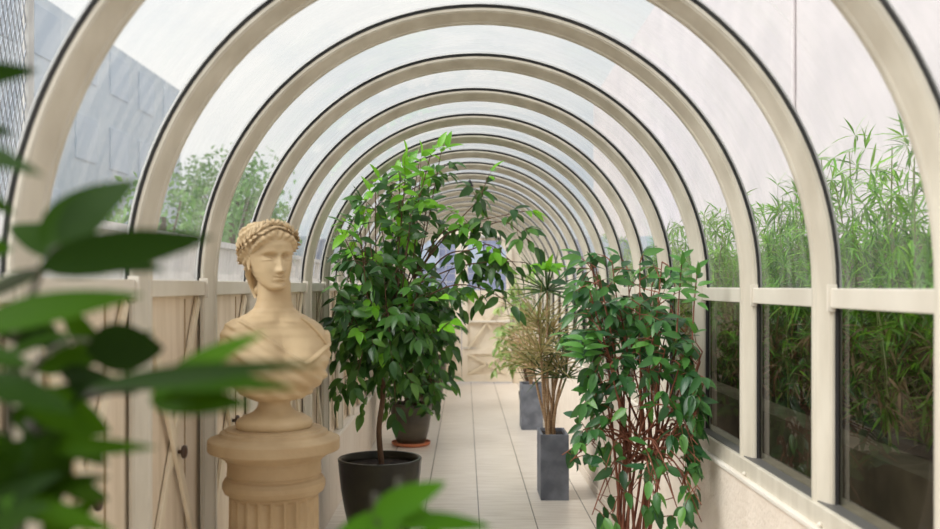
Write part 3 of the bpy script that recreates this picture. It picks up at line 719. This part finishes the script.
heads = [((547, 291), .05, 'g', 36, .36), ((541, 352), -.1, 't', 26, .38), ((548, 332), .1, 't', 26, .36), ((556, 368), -.05, 't', 26, .30), ((563, 358), .1, 'g', 24, .30), ((532, 362), .05, 't', 22, .32), ((570, 352), -.08, 'g', 24, .30), ((545, 375), 0, 'g', 22, .26), ((566, 378), -.1, 'g', 22, .26), ((538, 320), .05, 't', 20, .32)]
for k, ((u, v), dy, kind, n, L) in enumerate(heads):
    e = P(u, v, NY + .15 + dy); b0 = base + Vector((rnd.uniform(-.03, .03), rnd.uniform(-.04, .06), 0))
    pts = curve([b0, b0.lerp(e, .45) + Vector((rnd.uniform(-.02, .02), 0, .03)), e], 6); cn.tube(pts, .011, .007, 7)
    rosette(gr if kind == 'g' else tn, e, n, L, .016 if k == 0 else .013, -.35 if k == 0 else -.1, 1.0, .22 if k == 0 else .35, (0, 0, 1))
    if kind == 't': rosette(tn, e - Vector((0, 0, .05)), 10, L * .9, .012, .3, 1, .2)
for i in range(13):
    a = i * 2.4; yl.leaf(P(547, 272 - i * .9, NY + .13), (math.cos(a) * .8, math.sin(a) * .5, .6 - .09 * i), (0, -.9, .5), .13, .048, .35, .3, 5, 0)
cn.build('canes', 'cane', t4, smooth=True); gr.build('foliage', 'dracgreen', t4, smooth=True); tn.build('faded_foliage', 'dractan', t4, smooth=True); yl.build('young_foliage', 'leaffresh', t4, smooth=True)
FY = 9.43
t5 = thing('potted_dracaena', (.66, FY + .16, 0), 'dry straw-coloured spiky plant in the farther slate planter', 'potted plant', 'spiky plants in slate planters')
planter(t5, .560, .775, FY, FY + .32, .452)
cn = MB(); tn = MB(); base = Vector((.665, FY + .15, .41))
for k, ((u, v), L) in enumerate([((528, 352), .40), ((521, 340), .36), ((536, 345), .36), ((531, 328), .36), ((524, 362), .3), ((538, 362), .3)]):
    e = P(u, v, FY + .15 + rnd.uniform(-.1, .1)); cn.tube(curve([base, base.lerp(e, .5) + Vector((0, 0, .03)), e], 5), .009, .006, 6)
    rosette(tn, e, 26, L, .013, -.5, 1, .4)
cn.build('canes', 'cane', t5, smooth=True); tn.build('faded_foliage', 'dracdry', t5, smooth=True)
# pale variegated plant behind the far planter
VY = 10.2
t6 = thing('potted_ficus', (.70, VY, 0), 'pale variegated leafy plant behind the farther slate planter', 'potted plant')
potround(t6, (.70, VY, 0), [(.08, 0), (.09, .004), (.11, .15), (.125, .28), (.127, .30), (.118, .30), (.115, .27)], 'potbrown', .117, .28)
st = MB(); lf = MB()
for (u, v) in ((505, 262), (515, 268), (500, 285), (522, 258), (528, 275), (508, 300), (500, 325), (497, 340), (505, 345), (512, 335), (496, 360), (503, 355), (520, 300), (535, 262)):
    e = clampin(P(u, v, VY + rnd.uniform(-.15, .15)), .76); b0 = Vector((.70, VY, .28))
    pts = curve([b0, b0.lerp(e, .5) + Vector((0, 0, .15 if v > 310 else .03)), e], 6); st.tube(pts, .006, .0025, 5); leafy(pts, 5, .55, LL=.105, WW=.05, tl=(.07, .16))
st.build('branches', 'trunk', t6, smooth=True); lf.build('foliage', 'leafvar', t6, smooth=True)

# multi-stemmed ficus on the right
FX, FYY = .615, 3.62
t7 = thing('potted_weeping_fig', (FX, FYY, 0), 'weeping fig with many red-brown stems by the right plaster wall', 'potted plant')
potround(t7, (FX, FYY, 0), [(.12, 0), (.13, .004), (.150, .10), (.165, .20), (.170, .235), (.158, .235), (.155, .21)], 'potbrown', .157, .215)
stp = []; stm = MB(); st = stm; lf = MB(); yg = MB()
fx = lambda u, v, dy=0: P(u, v, FYY + dy)
def airy(q):            # the stems stay bare in the middle of the plant
    u, v = U0 + F * q.x / q.y, V0 - F * (q.z - ZE) / q.y
    m_ = math.hypot((u - 642) / 46, (v - 448) / 72)
    return m_ > 1 or rnd.random() < .06
tg = [(590, 258, .1), (600, 280, -.1), (585, 300, .05), (578, 335, -.05), (600, 330, -.15), (612, 262, .1), (628, 270, .2), (640, 262, .0), (652, 285, .15), (662, 262, -.05), (675, 290, .0), (640, 305, -.15),
      (620, 310, -.1), (655, 320, -.2), (690, 320, -.1), (705, 340, -.15), (700, 372, -.2), (712, 362, -.25), (680, 365, -.25), (596, 268, .0), (588, 285, -.1), (594, 315, .1), (605, 345, -.1), (708, 352, -.28), (704, 395, -.3), (718, 378, -.32), (690, 392, -.25), (665, 350, -.2), (610, 365, -.2), (590, 378, -.1), (640, 355, -.2)]
for i, (u, v, dy) in enumerate(tg):
    e = clampin(fx(u, v, dy), .79); a = i * 2.4
    b0 = Vector((FX + .05 * math.cos(a), FYY + .05 * math.sin(a), .21)); m1 = fx(640 + (u - 640) * .34 + rnd.uniform(-9, 9), 440, dy * .3); m2 = clampin(fx(640 + (u - 640) * .6, max(v + 50, 360), dy * .7), .78)
    if i % 2:
        b0 = keepm.lerp(m1, .3); pts = curve([b0, m2, e], 8)
    else:
        keepm = m1; pts = curve([b0, m1, m2, e], 6)
    stm.tube(pts, .0050 if i % 2 else .0064, .002, 6)
    stp += pts[4:14]; leafy(pts, 4, .68, .765, .076, .035, (.06, .15), young=.04, ok=airy)
    for q in (0, 1, 2): twig(stm, lf, pts[-1 - 2 * q], (e - m2).normalized() * .5 + rdir(.1) * .8, .09, .074, .034, sag=1.4, lim=.765)
low = [(583, 430, -.15), (575, 452, -.2), (592, 445, -.2), (570, 462, -.25), (605, 470, -.25), (600, 500, -.2), (612, 515, -.2), (700, 420, -.25), (706, 445, -.3), (698, 470, -.3), (690, 500, -.3), (705, 505, -.35), (680, 515, -.35), (660, 490, -.35), (668, 470, -.3), (600, 420, -.1), (655, 505, -.35), (672, 408, -.3), (690, 435, -.25), (712, 462, -.33), (702, 490, -.33), (676, 505, -.3), (714, 522, -.35), (664, 524, -.3), (592, 515, -.2), (578, 438, -.15), (588, 405, -.1), (562, 455, -.2)]
for (u, v, dy) in low:
    e = clampin(fx(u, v, dy), .77); b0 = min(stp, key=lambda q: (q - fx(640, 455, -.03)).length + rnd.uniform(0, .06))
    pts = curve([b0, b0.lerp(e, .5) + Vector((0, 0, .10)), e], 6); st.tube(pts, .004, .002, 5)
    leafy(pts, 3, .6, .765, .074, .035, (.06, .13), young=.05, droop=.8, ok=airy)
for k in range(40):                                    # bare inner twigs
    p = rnd.choice(stp); d = rdir(.5); st.tube([p, p + d * .06, p + d * .12 + Vector((0, 0, .02))], .0022, .001, 4)
for (u, v) in ((682, 252), (702, 262)):  # light green shoot tips
    c_ = clampin(fx(u, v + 6, -.3), .77); st.tube([clampin(fx(u - 6, v + 90, -.25), .76), clampin(fx(u - 3, v + 45, -.28), .76), c_], .003, .002, 5)
    for k in range(11):
        a = k * 2.4; yg.leaf(c_ + Vector((0, 0, -.012 * k)), (math.cos(a) * .9 - .1, math.sin(a) * .6, .75 - .09 * k), (0, -.8, .6), .055, .022, .3, .3, 5, 0)
for (u, v) in ((584, 338),):
    c_ = fx(u, v, -.2)
    for k in range(10): a = k * 2.4; yg.leaf(c_ + Vector((0, 0, -.008 * k)), (math.cos(a), math.sin(a) * .6, .35), (0, -.7, .7), .085, .03, .4, .3, 5, 0)
stm.build('stems', 'redstem', t7, smooth=True); lf.build('foliage', 'leafficus', t7, smooth=True); yg.build('young_foliage', 'leafshoot', t7, smooth=True)

# near, out of focus plants
def nearleaf(mb, a, b, y, wpx, tilt=0, dy=0, droop=.12):
    p, q = P(a[0], a[1], y), P(b[0], b[1], y + dy)
    d = q - p; n = (Vector((0, -1, .35)) + Vector((rnd.uniform(-.25, .25), 0, rnd.uniform(-.2, .4)))); n.rotate(Matrix.Rotation(tilt, 3, d))
    mb.leaf(p, d, n, d.length, wpx * y / F * 1.12, droop, .22, 10, 0)
nx, ny_ = P(20, 0, .82).x, .86
t8 = thing('potted_laurel', (nx, ny_, 0), 'blurred broad-leaved plant close to the camera at the left edge', 'potted plant', 'near blurred plants')
potround(t8, (nx, ny_, 0), [(.10, 0), (.11, .004), (.13, .15), (.14, .26), (.142, .28), (.13, .28), (.127, .25)], 'potbrown', .129, .26)
lf = MB(); st = MB(); yy = .82
NL = [((-70, 80), (37, 67), 30, .80), ((-60, 140), (34, 165), 26, .8), ((-40, 120), (18, 132), 18, .84), ((58, 246), (128, 176), 60, .84), ((40, 244), (100, 180), 40, .86), ((84, 262), (4, 214), 46, .86), ((38, 268), (212, 231), 46, .78), ((90, 268), (160, 262), 26, .88),
      ((-30, 330), (138, 283), 44, .76), ((-60, 250), (12, 245), 46, .85), ((85, 350), (168, 346), 52, .86), ((150, 400), (258, 322), 46, .80), ((88, 388), (312, 353), 22, .74), ((140, 388), (296, 374), 32, .77), ((150, 400), (244, 400), 32, .8),
      ((36, 372), (150, 330), 26, .9), ((-10, 320), (60, 345), 30, .86), ((60, 345), (20, 310), 22, .9), ((70, 345), (40, 345), 22, .92),
      ((22, 396), (116, 432), 44, .80), ((40, 445), (146, 448), 20, .82), ((10, 410), (110, 462), 36, .84), ((46, 430), (58, 520), 44, .8), ((-30, 380), (70, 402), 40, .78), ((-40, 430), (30, 460), 34, .8), ((0, 500), (112, 526), 28, .8), ((-30, 520), (50, 470), 30, .82),
      ((30, 420), (90, 380), 30, .84), ((-20, 300), (50, 262), 34, .88), ((-50, 350), (30, 360), 30, .82), ((60, 370), (132, 392), 24, .86), ((-10, 470), (60, 498), 40, .84), ((-40, 190), (20, 210), 30, .86), ((20, 440), (-30, 490), 34, .8), ((10, 470), (64, 424), 36, .82), ((70, 420), (12, 386), 34, .84), ((30, 500), (104, 470), 30, .83), ((-20, 450), (40, 500), 38, .82), ((80, 410), (60, 470), 40, .85), ((-20, 540), (40, 500), 40, .8), ((0, 360), (70, 325), 26, .86), ((100, 360), (60, 300), 24, .9),
      ((40, 540), (95, 500), 26, .84), ((60, 480), (112, 505), 22, .86)]
for a, b, w, y in NL: nearleaf(lf, a, b, y, w, rnd.uniform(-.5, .5), rnd.uniform(-.05, .05))
for pl in ([(10, 700), (22, 520), (45, 450), (75, 400), (110, 388)], [(5, 700), (10, 480), (28, 380), (60, 345), (90, 340)], [(0, 700), (-10, 450), (20, 330), (45, 262), (60, 245)], [(-15, 700), (-40, 400), (-55, 240), (-60, 130), (-70, 80)], [(75, 400), (120, 390), (160, 388)], [(-50, 300), (-30, 300), (40, 268)], [(10, 480), (30, 440), (46, 430)]):
    pts = [P(u, v, .84) for u, v in pl]
    if pl[0][1] > 600: pts[0] = Vector((nx + rnd.uniform(-.03, .03), ny_, .26))
    st.tube(curve(pts, 6), .0045, .002, 6)
st.build('stems', 'stem', t8, smooth=True); lf.build('foliage', 'leafnear', t8, smooth=True)
qx, qy = P(395, 0, .95).x, .98
t9 = thing('potted_laurel', (qx, qy, 0), 'blurred green leaf tips poking up at the bottom centre in front of the dark pot', 'potted plant', 'near blurred plants')
potround(t9, (qx, qy, 0), [(.10, 0), (.11, .004), (.13, .15), (.14, .26), (.142, .28), (.13, .28), (.127, .25)], 'potbrown', .129, .26)
lf = MB(); st = MB()
for a, b, w, y in [((372, 516), (445, 481), 30, .9), ((330, 560), (412, 504), 44, .92), ((400, 520), (494, 524), 20, .9), ((395, 515), (440, 520), 26, .95), ((400, 530), (330, 535), 34, .95), ((410, 540), (470, 560), 34, .95), ((390, 560), (350, 600), 34, .95)]:
    nearleaf(lf, a, b, y, w, rnd.uniform(-.3, .3))
for pl in ([(395, 700), (398, 560), (402, 512)], [(395, 700), (380, 580), (372, 518)]):
    pts = [P(u, v, .93) for u, v in pl]; pts[0] = Vector((qx, qy, .26)); st.tube(curve(pts, 6), .005, .0025, 6)
st.build('stems', 'stem', t9, smooth=True); lf.build('foliage', 'leafnearlit', t9, smooth=True)

# ------------------------------------------------------------------ outside
mb = MB(); mb.box(-60, 60, -10, 80, -.4, -.13)
tag(mb.build('ground', 'ground'), 'bare earth outside the glass tunnel', 'ground', None, 'structure')
mb = MB(); mb.box(1.10, 1.22, -1, 16, -.13, .97); mb.box(1.0, 1.10, -1, 16, -.13, .80)
tag(mb.build('planting_bed_wall', 'kerb'), 'mossy concrete kerb of the bamboo bed outside the right panes', 'kerb', None, 'structure')
mb = MB(); mb.box(1.22, 2.05, -1, 16, -.13, .90)
tag(mb.build('bed_soil', 'soil'), 'dark soil of the bamboo bed', 'soil', None, 'structure')
mb = MB(); y = -1.0
while y < 16: mb.box(1.952, 1.99, y, y + .024, .9, 1.62 + .03 * math.sin(y * 37)); y += .025
tag(mb.build('reed_fence', 'fence'), 'brown reed screen behind the bamboo outside the right panes', 'fence')
mb = MB(); mb.box(4.6, 5.0, -4, 34, -.13, 8.2)
bw = mb.build('garden_building', 'pinkwall'); tag(bw, 'pale pink rendered building wall beyond the bamboo on the right', 'building')
for y in (3.4, 8.2, 13.2):
    mb = MB(); mb.tube([(4.56, y, 0), (4.56, y, 8.2)], .03, n=8); mb.build('downpipe', 'pinkwall', bw)
rb = random.Random(5)
def bamboo(x, y, h, n):
    root = thing('bamboo_plant', (x, y, .9), 'feathery green bamboo growing outside behind the right-hand glass', 'bamboo', 'bamboo outside the right panes')
    cu = MB(); lf = MB(); dl = MB()
    for k in range(n):
        bx_, by_ = x + rb.uniform(-.16, .16), y + rb.uniform(-.25, .25); top = h * rb.uniform(.75, 1.04)
        lx, ly_ = rb.uniform(-.10, .10), rb.uniform(-.2, .2)
        pts = [Vector((max(1.20, bx_ + lx * t * t), by_ + ly_ * t * t, .9 + (top - .9) * t)) for t in (0, .25, .5, .75, 1)]
        cu.tube(pts, .006, .002, 5)
        for q in range(15):
            t = .08 + .92 * (q / 15) ; p = pts[0].lerp(pts[-1], t)
            for z in range(2):
                d = rdir(.5, rb); tip = p + d * rb.uniform(.06, .2); tip.x = max(1.24, tip.x); tip.z = max(.98, tip.z)
                cu.tube([p, tip], .0012, .0008, 3)
                for w in range(8):
                    ld = (d * .6 + rdir(0, rb) * .9 + Vector((0, 0, -.25))).normalized(); l_ = rb.uniform(.06, .115)
                    if (tip + ld * l_).x < 1.23: ld.x = abs(ld.x)
                    if (tip + ld * l_).z < .95: ld.z = abs(ld.z)
                    (dl if tip.z < 1.3 and rb.random() < .55 else lf).leaf(tip, ld, Vector((0, 0, 1)) + rdir(0, rb) * .5, l_, .011, .35, .2, 3, 0)
    cu.build('culms', 'culm', root); lf.build('foliage', 'bamboo', root); dl.build('dead_foliage', 'deadleaf', root)
y = 1.6; k = 0
while y < 9.6:
    bamboo(1.45 + .14 * (k % 2), y, 1.83 + .09 * math.sin(k * 1.7), 9 if y < 6 else 6); y += .42 if y < 6 else .6; k += 1
# left: white parapet, wire mesh, pale building, trees
mb = MB(); mb.box(-1.95, -1.75, 3.6, 22, -.13, 1.70); mb.box(-2.0, -1.70, 3.6, 22, 1.70, 1.74)
tag(mb.build('parapet_wall', 'parapet'), 'white rendered parapet outside the left panes', 'wall', None, 'structure')
mb = MB(); X = -2.3
for k in range(-40, 110):
    y0 = 1.2 + k * .05
    for sgn in (1, -1):
        a = (y0, .8); b = (y0 + sgn * 1.3, 4.4)
        lo_, hi_ = 1.2, 5.0
        def cl(t): return a[0] + (b[0] - a[0]) * t
        ts = [0, 1]
        t0, t1_ = sorted(((lo_ - a[0]) / (b[0] - a[0]), (hi_ - a[0]) / (b[0] - a[0])))
        t0, t1_ = max(0, t0), min(1, t1_)
        if t1_ - t0 < .02: continue
        mb.tube([(X, cl(t0), .8 + 3.6 * t0), (X, cl(t1_), .8 + 3.6 * t1_)], .0045, n=3)
mesh_f = thing('mesh_screen', (X, 3, 0), 'grey diamond wire mesh screen outside the nearest left panes', 'screen')
mb.build('wire_mesh', 'wire', mesh_f)
for y in (1.2, 5.0):
    mb = MB(); mb.tube([(X, y, -.13), (X, y, 4.5)], .03, n=8); mb.build('post', 'alu', mesh_f)
def building(name, x0, x1, y0, y1, h, m, label, face, nw, nz_, pane='bluepane'):
    root = thing(name, ((x0 + x1) / 2, (y0 + y1) / 2, -.13), label, 'building')
    mb = MB(); mb.box(x0, x1, y0, y1, -.13, h); mb.build('wall', m, root)
    for i in range(nw):
        for j in range(nz_):
            mb = MB(); z0 = .6 + j * h / nz_; z1 = z0 + h / nz_ * .55
            if face == 'x': a = y0 + (y1 - y0) * (i + .2) / nw; b = y0 + (y1 - y0) * (i + .8) / nw; mb.box(x1 - .02, x1 + .03, a, b, z0, z1)
            else: a = x0 + (x1 - x0) * (i + .2) / nw; b = x0 + (x1 - x0) * (i + .8) / nw; mb.box(a, b, y0 - .03, y0 + .02, z0, z1)
            mb.build('window', pane, root)
building('office_block', -14, -9, 13, 30, 7.6, 'paleblue', 'pale blue-grey block with rows of windows beyond the left glass', 'x', 8, 4)
building('apartment_block', -4, 4.2, 20, 24, 2.42, 'greyblock', 'blue-grey block seen through the far door windows', 'y', 9, 2)
rt = random.Random(3)
def tree(x, y, h, r, label):
    root = thing('tree', (x, y, -.13), label, 'tree', 'trees outside on the left'); tr_ = MB(); lf = MB()
    tr_.tube([(x, y, -.13), (x + .05, y, h * .5), (x, y + .05, h * .8)], .09, .04, 8)
    for k in range(14):
        d = rdir(.4, rt); c_ = Vector((x, y, h * .62)) + Vector((d.x * r * .75, d.y * r * .75, d.z * h * .3)); tr_.tube([(x, y, h * .5), c_], .03, .01, 5)
        for q in range(110):
            e = c_ + rdir(0, rt) * r * .5 * rt.random() ** .4; lf.leaf(e, rdir(-.2, rt), rdir(.5, rt), .115, .065, .2, .2, 3, 0)
    tr_.build('trunk', 'trunk', root, smooth=True); lf.build('foliage', 'treeleaf', root)
for x, y, h, r, l in ((-3.9, 12.2, 2.9, .9, 'bushy green tree just over the white parapet, nearest on the left'), (-3.6, 14.6, 3.1, 1.0, 'round green tree behind the parapet, second from the camera'), (-4.4, 18.4, 4.0, 1.2, 'taller green tree behind the parapet, third from the camera'), (-5.6, 22, 4.4, 1.3, 'farthest green tree behind the white parapet')):
    tree(x, y, h, r, l)

# ------------------------------------------------------------------ light, camera
w = bpy.data.worlds.new('overcast_sky'); SC.world = w; w.use_nodes = True
nt = w.node_tree; bg = nt.nodes['Background']
tc = nt.nodes.new('ShaderNodeTexCoord'); mp = nt.nodes.new('ShaderNodeMapping'); mp.inputs['Scale'].default_value = (1, 1, 2.2)
n = nt.nodes.new('ShaderNodeTexNoise'); n.inputs['Scale'].default_value = 2.2; n.inputs['Detail'].default_value = 6
r = nt.nodes.new('ShaderNodeValToRGB'); e = r.color_ramp.elements
e[0].position = .38; e[0].color = (.66, .74, .82, 1); e[1].position = .58; e[1].color = (1, .99, .97, 1)
nt.links.new(tc.outputs['Generated'], mp.inputs[0]); nt.links.new(mp.outputs[0], n.inputs['Vector']); nt.links.new(n.outputs['Fac'], r.inputs[0]); nt.links.new(r.outputs[0], bg.inputs['Color'])
bg.inputs['Strength'].default_value = .95
sd = bpy.data.lights.new('added_soft_sun', 'SUN'); sd.energy = 4.4; sd.angle = math.radians(40); sd.color = (1, .985, .96)  # wide soft sun added to brighten the inside beyond the overcast sky
so = bpy.data.objects.new('added_soft_sun', sd); COL.objects.link(so)
so.rotation_euler = Vector((.72, .36, -.74)).to_track_quat('-Z', 'Y').to_euler()
cd = bpy.data.cameras.new('camera'); cam = bpy.data.objects.new('camera', cd); COL.objects.link(cam)
cam.location = (0, 0, ZE); cam.rotation_euler = (PI / 2, 0, 0)
cd.sensor_fit = 'HORIZONTAL'; cd.sensor_width = 36; cd.lens = 36 * F / 940
cd.shift_x = (470 - U0) / 940; cd.shift_y = (V0 - 264.5) / 940
cd.clip_start = .05; cd.clip_end = 200
cd.dof.use_dof = True; cd.dof.focus_distance = 4.2; cd.dof.aperture_fstop = 2.7
SC.camera = cam
vs_ = SC.view_settings
vs_.view_transform = 'Standard'; vs_.look = 'None'; vs_.exposure = 0.28; vs_.gamma = 1; vs_.use_curve_mapping = False
SC.cycles.max_bounces = 10; SC.cycles.diffuse_bounces = 5; SC.cycles.transparent_max_bounces = 24
SC.cycles.use_denoising = True
